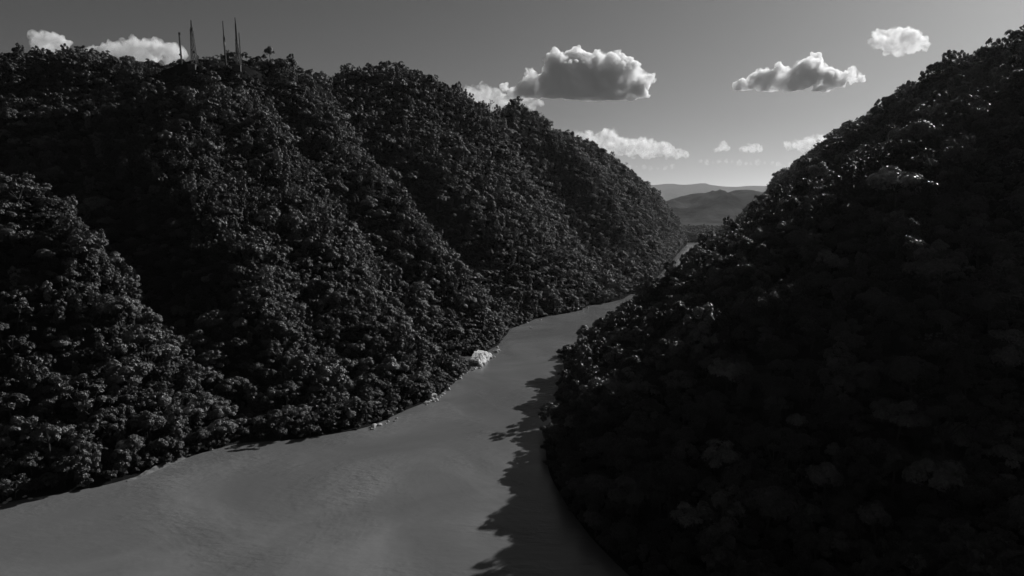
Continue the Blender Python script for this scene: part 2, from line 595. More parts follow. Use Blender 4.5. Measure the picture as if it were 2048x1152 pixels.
def leaf_clump(centre, rad, count, size, heart=None, g=rng):
    """leaf sprays over one clump of a crown: its upper and outer shell mostly, faces turned out from the clump and from the crown's heart"""
    centre, rad = np.asarray(centre, float), np.asarray(rad, float)
    out = np.zeros(3) if heart is None else centre - np.asarray(heart, float)
    ln = np.linalg.norm(out)
    out = out / ln if ln > 1e-6 else np.array([0, 0, 1.0])
    d = g.normal(size=(count, 3)) + out * 0.55 + np.array([0, 0, 0.25])
    d /= np.linalg.norm(d, axis=1)[:, None]
    d[:, 2] = np.where((d[:, 2] < -0.3) & (g.random(count) < 0.7), -d[:, 2] * 0.6, d[:, 2])
    rr_ = (0.64 + 0.46 * g.random(count) ** 1.1)
    p = centre + d * rr_[:, None] * rad
    nrm = d * 0.8 + out * 0.35 + np.array([0, 0, 0.12]) + g.normal(size=(count, 3)) * 0.25
    nrm /= np.linalg.norm(nrm, axis=1)[:, None]
    ta = np.cross(nrm, g.normal(size=(count, 3)))
    ta /= np.linalg.norm(ta, axis=1)[:, None]
    tb = np.cross(nrm, ta)
    s = size * (0.6 + 0.8 * g.random(count))[:, None]
    w = s * (0.5 + 0.3 * g.random(count))[:, None]
    # a folded leaf spray: four corners, the tip sagging a little
    v0 = p - ta * s
    v1 = p + tb * w + nrm * s * 0.12
    v2 = p + ta * s - np.array([0, 0, 0.2]) * s
    v3 = p - tb * w + nrm * s * 0.12
    return np.stack([v0, v1, v2, v3], 1)       # count,4,3


def make_tree(kind, seed):
    """returns (trunk verts, faces), leaf quads (n,4,3)"""
    g = np.random.default_rng(seed)
    rd = random.Random(seed)
    mb = MB()
    leaves = []
    lean = g.normal(size=2) * 0.5
    if kind == 'umbrella':
        hgt = 9.5 + g.random() * 2.5
        spread = 4.4 + g.random() * 1.2
        fork = hgt * 0.5
        top = Vector((lean[0], lean[1], fork))
        mb.tube([(0, 0, -1.5), (lean[0] * 0.3, lean[1] * 0.3, fork * 0.5), top], [0.34, 0.26, 0.2], 6)
        nl = 20
        for i in range(nl):
            an = 2.4 * i + g.random() * 0.6
            rr_ = spread * math.sqrt((i + 0.3) / nl) * (0.85 + 0.3 * g.random())
            tier = hgt - 0.16 * rr_ ** 1.7 - g.random() * 3.0
            c = Vector((lean[0] + math.cos(an) * rr_, lean[1] + math.sin(an) * rr_, tier))
            mid = top.lerp(c, 0.5) + Vector((0, 0, 0.5))
            mb.tube([top, mid, c], [0.13, 0.085, 0.04], 4, False)
            rad = 0.95 + g.random() * 0.9
            leaves.append(leaf_clump(c, (rad * 1.1, rad * 1.1, rad * 0.75), int(62 * rad ** 1.6), 0.36, (lean[0], lean[1], hgt * 0.5), g))
    elif kind == 'round':
        hgt = 8.5 + g.random() * 3
        R = 2.7 + g.random() * 1.7
        hgt = hgt * (0.7 + 0.09 * R)
        plump, flat = 0.7 + 0.6 * g.random(), 0.75 + 0.6 * g.random()
        cz = hgt - R * 0.95
        top = Vector((lean[0], lean[1], cz - R * 0.4))
        mb.tube([(0, 0, -1.5), (lean[0] * 0.4, lean[1] * 0.2, cz * 0.35), top], [0.32, 0.25, 0.18], 6)
        for i in range(int(20 / plump)):
            d = g.normal(size=3)
            d /= np.linalg.norm(d)
            d[2] = abs(d[2]) * 1.1 - 0.35
            rr_ = R * (0.6 + 0.3 * g.random())
            c = Vector((lean[0] + d[0] * rr_, lean[1] + d[1] * rr_, cz + d[2] * rr_ * flat))
            mb.tube([top, top.lerp(c, 0.55) + Vector((0, 0, 0.25)), c], [0.1, 0.07, 0.035], 4, False)
            rad = (0.8 + g.random() ** 2 * 1.1) * plump
            leaves.append(leaf_clump(c, (rad, rad, rad * 0.85), int(75 * rad ** 1.5), 0.36, (lean[0], lean[1], cz - R * 0.3), g))
    elif kind == 'vine':
        hgt = 11 + g.random() * 3.5
        bend = g.normal(size=(3, 2)) * 0.5
        pts = [Vector((0, 0, -1.5)), Vector((bend[0][0], bend[0][1], hgt * 0.35)), Vector((bend[1][0], bend[1][1], hgt * 0.7)), Vector((bend[2][0], bend[2][1], hgt * 0.93))]
        mb.tube(pts, [0.35, 0.27, 0.2, 0.08], 6)
        for i in range(19):
            f = (i + 0.5) / 19
            zz = hgt * (0.12 + 0.86 * f)
            an = 2.4 * i
            w = (0.9 + 0.9 * math.sin(math.pi * min(1, f * 1.05)) ** 0.6) * (0.6 + 0.6 * g.random())
            if f > 0.62:
                w *= 1.6
            c = Vector((bend[1][0] + math.cos(an) * w, bend[1][1] + math.sin(an) * w, zz))
            mb.tube([Vector((bend[1][0] * f, bend[1][1] * f, zz - 0.6)), c], [0.07, 0.03], 4, False)
            leaves.append(leaf_clump(c, (0.95, 0.95, 1.25), 95, 0.34, (bend[1][0], bend[1][1], zz - 0.5), g))
    elif kind == 'open':
        hgt = 9.5 + g.random() * 3
        fork = hgt * 0.38
        top = Vector((lean[0], lean[1], fork))
        mb.tube([(0, 0, -1.5), top], [0.3, 0.2], 6)
        for i in range(7):
            an = i * 2.4 + g.random()
            rr_ = 2.0 + 2.6 * g.random()
            c = Vector((lean[0] + math.cos(an) * rr_, lean[1] + math.sin(an) * rr_, hgt * (0.68 + 0.32 * g.random())))
            m_ = top.lerp(c, 0.5) + Vector((g.normal() * 0.3, g.normal() * 0.3, 0.5))
            mb.tube([top, m_, c], [0.15, 0.1, 0.05], 5, False)
            for k in range(3):
                c2 = c + Vector((g.normal() * 1.0, g.normal() * 1.0, g.random() * 1.0 - 0.3))
                mb.tube([m_.lerp(c, 0.6), c2], [0.06, 0.03], 4, False)
                leaves.append(leaf_clump(c2, (0.95, 0.95, 0.65), 62, 0.34, (lean[0], lean[1], hgt * 0.5), g))
    elif kind == 'bare':
        hgt = 10 + g.random() * 2
        def grow(p, d, ln, r_, lev):
            q = p + d * ln
            mb.tube([p, p.lerp(q, 0.5) + Vector((g.normal(), g.normal(), 0)) * ln * 0.05, q], [r_, r_ * 0.8, r_ * 0.6], 5 if lev < 2 else 3, False)
            if lev >= 4:
                if g.random() < 0.35:
                    leaves.append(leaf_clump(q, (0.5, 0.5, 0.4), 10, 0.28, None, g))
                return
            for _ in range(3 if lev else 4):
                nd = (d + Vector((g.normal(), g.normal(), g.normal() * 0.5 + 0.15)) * 0.55).normalized()
                grow(q, nd, ln * (0.62 + 0.16 * g.random()), r_ * 0.58, lev + 1)
        grow(Vector((0, 0, -1.0)), Vector((lean[0] * 0.1, lean[1] * 0.1, 1)).normalized(), hgt * 0.42, 0.26, 0)
        leaves.append(leaf_clump((0, 0, hgt * 0.45), (0.6, 0.6, 0.6), 20, 0.3, None, g))
    else:   # shrub
        hgt = 3.6 + g.random()
        mb.tube([(0, 0, -1), (0, 0, hgt * 0.4)], [0.16, 0.1], 5)
        for i in range(9):
            an = 2.4 * i
            rr_ = 1.8 * math.sqrt((i + 0.3) / 9)
            c = Vector((math.cos(an) * rr_, math.sin(an) * rr_, hgt * (0.55 + 0.35 * g.random()) - 0.16 * rr_ ** 2))
            mb.tube([(0, 0, hgt * 0.3), c], [0.06, 0.03], 4, False)
            leaves.append(leaf_clump(c, (1.05, 1.05, 0.8), 75, 0.34, (0, 0, hgt * 0.3), g))
    return mb, np.concatenate(leaves, 0)


def quads_mesh(name, q):
    return np_mesh(name, q.reshape(-1, 3), np.arange(len(q) * 4).reshape(-1, 4))


KINDS = ['umbrella'] * 6 + ['round'] * 8 + ['vine'] * 4 + ['open'] * 3 + ['bare'] * 2 + ['shrub'] * 3
KFIRST = {k: KINDS.index(k) for k in set(KINDS)}
KLAST = {k: KFIRST[k] + KINDS.count(k) for k in KFIRST}
src_col = bpy.data.collections.new('tree_sources')          # never linked to the scene
tree_parts = []
for i, kd in enumerate(KINDS):
    mb, lv = make_tree(kd, 100 + i)
    crown = quads_mesh('crown_mesh_%02d' % i, lv)
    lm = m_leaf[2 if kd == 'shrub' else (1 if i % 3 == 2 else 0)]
    crown.materials.append(lm)
    trunk = bpy.data.meshes.new('trunk_mesh_%02d' % i)
    trunk.from_pydata(mb.v, [], mb.f)
    trunk.materials.append(m_bark)
    tree_parts.append((trunk, crown, kd))
    # one joined mesh for the mass of the forest
    tv, tf = np.array(mb.v), mb.f
    nv = len(tv)
    whole = bpy.data.meshes.new('whole_mesh_%02d' % i)
    allv = np.concatenate([tv, lv.reshape(-1, 3)])
    qf = (np.arange(len(lv) * 4).reshape(-1, 4) + nv).tolist()
    whole.from_pydata(allv.tolist(), [], list(tf) + qf)
    whole.materials.append(m_bark)
    whole.materials.append(lm)
    whole.polygons.foreach_set('material_index', [0] * len(tf) + [1] * len(qf))
    whole.update()
    so = bpy.data.objects.new('tree_source_%02d' % i, whole)
    src_col.objects.link(so)

# where trees stand: a jittered grid over the land, denser for small ones
TOWERS = [at(362, 120, 668), at(389, 120, 655), at(451, 119, 648), at(476, 119, 645)]
CLIFF = on_water(968, 722)


def scatter(step, zmin, ymax, seed):
    g = np.random.default_rng(seed)
    xs = np.arange(GX0 + 200, GX1 - 200, step)
    ys = np.arange(40, ymax, step)
    X, Y = np.meshgrid(xs, ys)
    X = (X + g.uniform(-0.5, 0.5, X.shape) * step * 0.95).ravel()
    Y = (Y + g.uniform(-0.5, 0.5, Y.shape) * step * 0.95).ravel()
    Z = height(X, Y)
    ok = Z > zmin
    return X[ok], Y[ok], Z[ok], g


def visible(X, Y, Z, top, slack):
    """which points, lifted by top, does the camera see over the ground lowered by slack; also inside a wide frame"""
    px, py, dp = project(np.stack([X, Y, Z + top * 0.5], 1))
    ok = (px > -160) & (px < 2208) & (py > -140) & (py < 1320)
    res = np.zeros(len(X), bool)
    ii = np.where(ok)[0]
    x, y, z = X[ii], Y[ii], Z[ii] + top
    good = np.ones(len(ii), bool)
    for f in np.concatenate([np.linspace(0.15, 0.9, 40), np.linspace(0.91, 0.985, 10)]):
        hh = height(x * f, y * f)
        good &= (CAM_H + (z - CAM_H) * f) > hh - slack
    res[ii] = good
    return res


cx_, cy_, cz_, g = scatter(5.6, 0.25, 3300, 21)
vis = visible(cx_, cy_, cz_, 16, 12)
cx_, cy_, cz_ = cx_[vis], cy_[vis], cz_[vis]
thin = np.ones(len(cx_), bool)
for tp in TOWERS:
    thin &= (cx_ - tp.x) ** 2 + (cy_ - tp.y) ** 2 > 12.0 ** 2
thin &= ~(((cx_ - CLIFF.x) ** 2 + (cy_ - CLIFF.y) ** 2 < 14 ** 2) & (cz_ < 14))
cx_, cy_, cz_ = cx_[thin], cy_[thin], cz_[thin]
N = len(cx_)
cls = g.random(N)
patch = fbm(cx_ / 60.0, cy_ / 60.0, 3, 77) * 0.5 + 0.5
var = np.where(cls < 0.22 + 0.2 * (patch - 0.5), g.integers(0, 6, N), np.where(cls < 0.76, g.integers(6, 14, N), np.where(cls < 0.89, g.integers(14, 18, N), np.where(cls < 0.98, g.integers(18, 21, N), g.integers(21, 23, N)))))
scl = np.clip(0.72 * np.exp(0.37 * g.normal(size=N)) + 0.25 * (patch - 0.5), 0.3, 1.7)
scl = scl * np.where(cz_ < 4, 0.8, 1.0)
# along the crests the wood thins out: more narrow, open and bare trees
crest_arr = np.array([p for ln in crest_pts for p in densify(ln, 12.0) if p[2] > 70])
dmin = np.full(N, 1e9)
for p in crest_arr:
    dmin = np.minimum(dmin, (cx_ - p[0]) ** 2 + (cy_ - p[1]) ** 2)
oncrest = (dmin < 13.0 ** 2) & (g.random(N) < 0.6)
var = np.where(oncrest, np.array([14, 15, 16, 17, 18, 19, 20, 21, 22])[g.integers(0, 9, N)], var)
# sunlight put into the tree colour: paler variants on near spur and tower-hill crests
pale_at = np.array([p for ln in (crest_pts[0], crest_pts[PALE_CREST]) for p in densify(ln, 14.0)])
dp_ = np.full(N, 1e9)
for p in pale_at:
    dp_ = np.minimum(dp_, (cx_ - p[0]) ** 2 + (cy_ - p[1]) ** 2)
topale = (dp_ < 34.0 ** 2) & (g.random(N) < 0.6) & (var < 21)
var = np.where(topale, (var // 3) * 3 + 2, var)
scl = np.where(oncrest, np.clip(0.72 * np.exp(0.3 * g.normal(size=N)), 0.35, 1.1), scl)
on_right = (cx_ > 10) & (cy_ < 760) & (cx_ > (cy_ - 200) * 0.16)
scl = np.where(on_right & (g.random(N) < 0.12), scl * 1.2, scl)
near_tower = np.zeros(N, bool)
for tp in TOWERS:
    near_tower |= (cx_ - tp.x) ** 2 + (cy_ - tp.y) ** 2 < 36.0 ** 2
scl = np.where(near_tower, np.minimum(scl * 0.5, 0.45), scl)

sx_, sy_, sz_, g2 = scatter(3.6, 0.02, 640, 22)
vis = visible(sx_, sy_, sz_, 6, 6)
sx_, sy_, sz_ = sx_[vis], sy_[vis], sz_[vis]
# steep faces carry more of them
ex_, ey_, ez_, g3 = scatter(2.6, 3.0, 900, 23)
grad = np.hypot(height(ex_ + 4, ey_) - height(ex_ - 4, ey_), height(ex_, ey_ + 4) - height(ex_, ey_ - 4)) / 8
vis = (grad > 1.15) & visible(ex_, ey_, ez_, 6, 4)
sx_, sy_, sz_ = np.concatenate([sx_, ex_[vis]]), np.concatenate([sy_, ey_[vis]]), np.concatenate([sz_, ez_[vis]])
ok = ~(((sx_ - CLIFF.x) ** 2 + (sy_ - CLIFF.y) ** 2 < 11 ** 2))
for tp in TOWERS:
    ok &= (sx_ - tp.x) ** 2 + (sy_ - tp.y) ** 2 > 5.0 ** 2
sx_, sy_, sz_ = sx_[ok], sy_[ok], sz_[ok]
M = len(sx_)

TX = np.concatenate([cx_, sx_])
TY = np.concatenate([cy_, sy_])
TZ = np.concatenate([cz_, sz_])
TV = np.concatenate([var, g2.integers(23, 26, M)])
TS = np.concatenate([scl, np.clip(0.8 + 0.22 * g2.normal(size=M), 0.4, 1.3)])
TR = rng.uniform(0, 2 * math.pi, N + M)
TZ = TZ - 0.3
print('trees', N, 'shrubs', M, 'ctrl', n_c)

# the individuals: the trees that show largest
px, py, dp = project(np.stack([TX, TY, TZ + 7 * TS], 1))
inframe = (px > 4) & (px < 2044) & (py > 4) & (py < 1148)
strict = visible(TX, TY, TZ, 8.5, -4.0) & inframe & (TV < 23)
size = np.where(strict, F_PX * 9 * TS / dp, 0)
chosen = []


def pick(maskarr, count):
    c = np.where(maskarr & strict, size, 0)
    for i in np.argsort(-c)[:count]:
        if c[i] > 0 and i not in chosen_set:
            chosen.append(int(i))
            chosen_set.add(int(i))


chosen_set = set()
left = px < 1060 - (py - 600) * 0.0
right_hill = (TX > 10) & (TY < 760) & (TX > (TY - 200) * 0.16)
spur_a = (~right_hill) & (TX < -110) & (TY < 345)
pick(right_hill, 95)
pick(spur_a, 110)
pick((~right_hill) & (~spur_a) & (TY < 700), 75)
# trees cut out against the sky
hsky = visible(TX, TY, TZ, 3.0, -3.0)


def skyline(i):
    d0 = np.array([TX[i], TY[i], TZ[i] + 6 * TS[i] - CAM_H])
    for f in np.linspace(1.06, 2.6, 40):
        if hz(TX[i] * f, TY[i] * f) + 4 > CAM_H + d0[2] * f:
            return False
    return True


cand = [int(i) for i in np.argsort(-size)[:7000] if size[i] > 0 and int(i) not in chosen_set and cz_[min(i, N - 1)] > 100 and i < N]
sk = 0
for i in cand:
    if sk >= 18:
        break
    if skyline(i):
        chosen.append(i)
        chosen_set.add(i)
        sk += 1

SPEC = {'umbrella': ('umbrella_tree', 'flat-topped tree'), 'round': ('broadleaf_tree', 'round leafy tree'), 'vine': ('vine_tree', 'narrow vine-clad tree'),
        'open': ('open_tree', 'loose open tree'), 'bare': ('bare_tree', 'thin bare-branched tree')}
seen_label = {}


def where(i):
    x, y, z = TX[i], TY[i], TZ[i]
    if right_hill[i]:
        if z < 14:
            return 'at the water below the dark right hill', 'trees of the dark right hill'
        if x < 90 and y > 190:
            return 'on the lower nose of the dark right hill', 'trees of the dark right hill'
        if y <= 190:
            return 'in the black gully of the right hill', 'trees of the dark right hill'
        if z > 130:
            return 'high on the dark right hill', 'trees of the dark right hill'
        return 'half-way up the dark right hill', 'trees of the dark right hill'
    if spur_a[i]:
        if z < 8:
            return 'on the bank below the near left spur', 'trees of the near left spur'
        if z < 35:
            return 'on the lower flank of the near left spur', 'trees of the near left spur'
        if z < 75:
            return 'midway up the near left spur', 'trees of the near left spur'
        return 'on top of the near left spur', 'trees of the near left spur'
    if i in sky_set:
        return None, 'trees cut out against the sky'
    if z < 10:
        return 'on the left bank beyond the dark gully', 'trees of the far left slopes'
    if y < 420:
        return 'on the sunlit slope right of the dark gully', 'trees of the far left slopes'
    return 'high on the tower hill above the river', 'trees of the far left slopes'


sky_set = set(chosen[-sk:]) if sk else set()
sky_sorted = sorted(sky_set, key=lambda i: px[i])
sky_label = {}
for r_, i in enumerate(sky_sorted):
    side = 'tower hill' if px[i] < 560 else ('middle left summit' if px[i] < 960 else ('rounded knoll of the far left ridge' if px[i] < 1300 else 'right hill'))
    sky_label[i] = side
cnt = {}
tot = {}
for i in sky_sorted:
    tot[sky_label[i]] = tot.get(sky_label[i], 0) + 1
ORD = ['first', 'second', 'third', 'fourth', 'fifth', 'sixth', 'seventh', 'eighth', 'ninth', 'tenth', 'eleventh', 'twelfth', 'thirteenth', 'fourteenth', 'fifteenth', 'sixteenth', 'seventeenth', 'eighteenth']
tree_roots = []
for i in chosen:
    trunk, crown, kd = tree_parts[int(TV[i])]
    nm, look = SPEC[kd]
    o = empty(nm, (TX[i], TY[i], TZ[i]), TR[i], float(TS[i]))
    if i in sky_set:
        s_ = sky_label[i]
        rank = [j for j in sky_sorted if sky_label[j] == s_].index(i)
        lab = '%s on the %s skyline' % (look, s_)
        grp = 'trees cut out against the sky'
    else:
        wh, grp = where(i)
        big = 'big ' if TS[i] > 1.05 else ('small ' if TS[i] < 0.68 else '')
        lab = big + look + ' ' + wh
    tag(o, lab, 'tree', grp)
    tree_roots.append((o, px[i]))
    for nme, me_ in (('trunk', trunk), ('crown', crown)):
        c = bpy.data.objects.new(nme, me_)
        COL.objects.link(c)
        c.parent = o

number_off(tree_roots)
rest = np.array([i not in chosen_set for i in range(N + M)])
pm = bpy.data.meshes.new('forest')
pts = np.stack([TX, TY, TZ], 1)[rest]
pm.vertices.add(len(pts))
pm.vertices.foreach_set('co', pts.astype(np.float32).ravel())
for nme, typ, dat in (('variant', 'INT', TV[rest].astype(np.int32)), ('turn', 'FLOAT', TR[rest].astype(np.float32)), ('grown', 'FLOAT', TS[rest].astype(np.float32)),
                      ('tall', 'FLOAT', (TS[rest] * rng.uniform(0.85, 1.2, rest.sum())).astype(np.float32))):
    a = pm.attributes.new(nme, typ, 'POINT')
    a.data.foreach_set('value', dat)
forest = bpy.data.objects.new('forest', pm)
COL.objects.link(forest)
tag(forest, 'dense dark forest covering the canyon slopes', None, None, 'stuff')
ng = bpy.data.node_groups.new('forest_nodes', 'GeometryNodeTree')
ng.interface.new_socket('Geometry', in_out='INPUT', socket_type='NodeSocketGeometry')
ng.interface.new_socket('Geometry', in_out='OUTPUT', socket_type='NodeSocketGeometry')
gn, gl = ng.nodes, ng.links
gi, go = gn.new('NodeGroupInput'), gn.new('NodeGroupOutput')
iop = gn.new('GeometryNodeInstanceOnPoints')
ci = gn.new('GeometryNodeCollectionInfo')
ci.inputs['Collection'].default_value = src_col
ci.inputs['Separate Children'].default_value = True
ci.inputs['Reset Children'].default_value = True


def attr(name, typ):
    a = gn.new('GeometryNodeInputNamedAttribute')
    a.data_type = typ
    a.inputs['Name'].default_value = name
    return a.outputs['Attribute']


cr = gn.new('ShaderNodeCombineXYZ')
gl.new(attr('turn', 'FLOAT'), cr.inputs['Z'])
cs = gn.new('ShaderNodeCombineXYZ')
gs = attr('grown', 'FLOAT')
gl.new(gs, cs.inputs['X'])
gl.new(gs, cs.inputs['Y'])
gl.new(attr('tall', 'FLOAT'), cs.inputs['Z'])
gl.new(gi.outputs[0], iop.inputs['Points'])
gl.new(ci.outputs[0], iop.inputs['Instance'])
iop.inputs['Pick Instance'].default_value = True
gl.new(attr('variant', 'INT'), iop.inputs['Instance Index'])
e2r = gn.new('FunctionNodeEulerToRotation')
gl.new(cr.outputs[0], e2r.inputs[0])
gl.new(e2r.outputs[0], iop.inputs['Rotation'])
gl.new(cs.outputs[0], iop.inputs['Scale'])
gl.new(iop.outputs[0], go.inputs[0])
md = forest.modifiers.new('forest_nodes', 'NODES')
md.node_group = ng
forest.data.materials.append(m_leaf[0])

#@@DETAILS@@
# ------------------------------------------------------------------ rocks on the left bank
m_rock, n, l, b = mat('pale_rock')
t = noise_node(n, l, 0.9, 8, 0.65)
r = ramp(n, l, t.outputs['Fac'], [(0.3, 0.22), (0.5, 0.42), (0.75, 0.6)])
l.new(r.outputs['Color'], b.inputs['Base Color'])
b.inputs['Roughness'].default_value = 0.95
bp = n.new('ShaderNodeBump')
bp.inputs['Distance'].default_value = 0.25
l.new(t.outputs['Fac'], bp.inputs['Height'])
l.new(bp.outputs['Normal'], b.inputs['Normal'])
m_cliff, n, l, b = mat('cliff_limestone')
tc = n.new('ShaderNodeTexCoord')
mp = n.new('ShaderNodeMapping')
mp.inputs['Scale'].default_value = (1.3, 1.3, 0.18)
l.new(tc.outputs['Object'], mp.inputs['Vector'])
t = n.new('ShaderNodeTexNoise')
t.inputs['Scale'].default_value = 0.8
t.inputs['Detail'].default_value = 8
l.new(mp.outputs['Vector'], t.inputs['Vector'])
r = ramp(n, l, t.outputs['Fac'], [(0.40, 0.05), (0.48, 0.45), (0.65, 0.75)])
l.new(r.outputs['Color'], b.inputs['Base Color'])
b.inputs['Roughness'].default_value = 0.95

rock_meshes = []
for k in range(7):
    bm = bmesh.new()
    bmesh.ops.create_icosphere(bm, subdivisions=2, radius=1.0)
    off = Vector((k * 7.1, k * 3.3, 1.0))
    sx, sy, sz = random.uniform(0.8, 1.4), random.uniform(0.7, 1.1), random.uniform(0.55, 0.9)
    planes = [(Vector((random.gauss(0, 1), random.gauss(0, 1), random.gauss(0, 1))).normalized(), random.uniform(0.55, 0.85)) for _ in range(9)]
    for v in bm.verts:
        p = v.co.copy()
        for nn, dd in planes:                   # split faces, as broken limestone has
            e = p.dot(nn) - dd
            if e > 0:
                p -= nn * e
        p *= 1 + 0.12 * mnoise.noise(p * 1.7 + off)
        v.co = Vector((p.x * sx, p.y * sy, p.z * sz))
    me_ = bpy.data.meshes.new('boulder_mesh_%d' % k)
    bm.to_mesh(me_)
    bm.free()
    me_.materials.append(m_rock)
    rock_meshes.append(me_)


rock_roots = []


def boulder(x, y, z, s, label, group):
    o = bpy.data.objects.new('boulder', random.choice(rock_meshes))
    o.location = (x, y, z)
    o.rotation_euler = (random.uniform(-0.4, 0.4), random.uniform(-0.4, 0.4), random.uniform(0, 6.28))
    o.scale = (s * random.uniform(0.8, 1.3), s * random.uniform(0.8, 1.2), s * random.uniform(0.8, 1.2))
    COL.objects.link(o)
    tag(o, label, 'rock', group)
    q = project(np.array([[x, y, z]]))
    rock_roots.append((o, q[0][0]))
    return o


def shore_rocks(px_pts, count, smin, smax, place, group, spread=1.6):
    pts_ = [on_water(*p) for p in px_pts]
    for i in range(count):
        f = (i + random.random() * 0.8) / count * (len(pts_) - 1)
        j = min(int(f), len(pts_) - 2)
        p = pts_[j].lerp(pts_[j + 1], f - j)
        s = (smin + (smax - smin) * random.random() ** 2.0) * 1.25
        dx, dy = random.gauss(0, spread) - 0.6, random.gauss(0, spread)
        word = 'large' if s > smin + 0.55 * (smax - smin) else ('middling' if s > smin + 0.2 * (smax - smin) else 'small')
        zz = max(hz(p.x + dx, p.y + dy), -0.1)
        boulder(p.x + dx, p.y + dy, zz + s * 0.25, s, '%s pale boulder %s' % (word, place), group)


shore_rocks([(745, 859), (765, 852), (795, 838)], 9, 0.5, 1.5, 'at the dark point below the gully mouth', 'boulders along the left bank', 1.0)
shore_rocks([(850, 808), (868, 800), (880, 792), (898, 778)], 20, 0.6, 2.1, 'in the rock heap half-way along the bank', 'boulders along the left bank', 1.3)
shore_rocks([(898, 776), (912, 762), (935, 746), (957, 735)], 15, 0.4, 1.2, 'strung along the bank towards the white cliff', 'boulders along the left bank', 0.8)
shore_rocks([(958, 737), (972, 729), (985, 718), (994, 703), (1001, 692)], 18, 0.5, 1.6, 'at the foot of the white cliff', 'boulders along the left bank', 1.2)
shore_rocks([(1002, 688), (1008, 672), (1014, 661), (1040, 651), (1085, 638)], 9, 0.4, 1.1, 'on the bank upstream of the white cliff', 'boulders along the left bank', 0.8)
shore_rocks([(1150, 622), (1168, 619), (1180, 615)], 6, 0.5, 1.5, 'at the farthest lit point before the bend', 'boulders along the left bank', 0.8)
shore_rocks([(398, 903), (415, 900), (430, 898)], 6, 0.4, 1.0, 'at the tip of the near left spur', 'boulders along the left bank', 0.9)
shore_rocks([(2, 1006), (70, 995)], 5, 0.4, 1.0, 'by the lower left corner of the water', 'boulders along the left bank', 0.8)

number_off(rock_roots)

# the white cliff: a broken face of limestone ribs
ca, cb = on_water(963, 732), on_water(986, 711)
axis = (cb - ca)
ln_ = axis.length
axis.normalize()
nrm_ = Vector((axis.y, -axis.x, 0))             # towards the river
nu, nw = 42, 26
cv, cf = [], []
for j in range(nw + 1):
    for i in range(nu + 1):
        u, w = i / nu, j / nw
        prof = (0.35 + 0.65 * math.sin(math.pi * min(1.0, u * 1.15)) ** 0.6) * (6.0 + 1.3 * mnoise.noise(Vector((u * 5, 2, 0))))
        p = ca + axis * (u * ln_ * 1.02) - nrm_ * (0.5 + w * 2.4)
        rib = mnoise.noise(Vector((u * 8, w * 0.9, 3))) * 0.9 + mnoise.noise(Vector((u * 19, w * 1.6, 7))) * 0.45 + mnoise.noise(Vector((u * 33, w * 14.0, 9))) * 0.14
        p = p + nrm_ * (rib + 0.8)
        cv.append((p.x, p.y, -0.5 + w * prof))
back = len(cv)
for i in range(nu + 1):                          # a back edge buried in the slope gives it body
    q = Vector(cv[nw * (nu + 1) + i])
    cv.append(tuple(q - nrm_ * 5 + Vector((0, 0, 0.6))))
for j in range(nw):
    for i in range(nu):
        a = j * (nu + 1) + i
        cf.append((a, a + 1, a + nu + 2, a + nu + 1))
for i in range(nu):
    a = nw * (nu + 1) + i
    cf.append((a, a + 1, back + i + 1, back + i))
cliff = mesh_obj('rock_cliff', cv, cf, m_cliff)
tag(cliff, 'small white limestone cliff at the water on the left bank', 'cliff')

# pale mud along the foot of the near spur
m_mud, n, l, b = mat('pale_mud')
t = noise_node(n, l, 0.5, 7)
r = ramp(n, l, t.outputs['Fac'], [(0.35, 0.05), (0.65, 0.16)])
l.new(r.outputs['Color'], b.inputs['Base Color'])
b.inputs['Roughness'].default_value = 0.9
mv, mf = [], []
strip = [on_water(*p) for p in ((255, 964), (285, 953), (305, 944), (330, 933), (352, 925), (375, 914), (400, 905))]
for i in range(25):
    f = i / 24 * (len(strip) - 1)
    j = min(int(f), len(strip) - 2)
    p = strip[j].lerp(strip[j + 1], f - j)
    w = 0.5 + 1.1 * math.sin(math.pi * i / 24) + 0.5 * mnoise.noise(Vector((i * 0.6, 0, 0)))
    for k in range(5):
        q = p + Vector((-0.75, 0.65, 0)) * ((k / 4) * w * 1.5 - 0.9 * w * 0.6)
        mv.append((q.x, q.y, -0.12 + (k / 4) * 0.75 * w + 0.12 * mnoise.noise(Vector((q.x, q.y, 2)))))
for i in range(24):
    for k in range(4):
        a = i * 5 + k
        mf.append((a, a + 1, a + 6, a + 5))
mud = mesh_obj('mud_bank', mv, mf, m_mud, None, True)
tag(mud, 'strip of pale bare mud along the near left bank', None, None, 'structure')

# ------------------------------------------------------------------ masts on the tower hill
m_steel, n, l, b = mat('dark_steel')
t = noise_node(n, l, 1.5, 4)
r = ramp(n, l, t.outputs['Fac'], [(0.3, 0.02), (0.7, 0.05)])
l.new(r.outputs['Color'], b.inputs['Base Color'])
b.inputs['Roughness'].default_value = 0.6
m_dish, n, l, b = mat('grey_plastic')
t = noise_node(n, l, 3.0, 4)
r = ramp(n, l, t.outputs['Fac'], [(0.3, 0.06), (0.7, 0.1)])
l.new(r.outputs['Color'], b.inputs['Base Color'])
m_wall, n, l, b = mat('hut_wall')
t = noise_node(n, l, 1.0, 6)
r = ramp(n, l, t.outputs['Fac'], [(0.3, 0.03), (0.7, 0.06)])
l.new(r.outputs['Color'], b.inputs['Base Color'])
b.inputs['Roughness'].default_value = 0.9


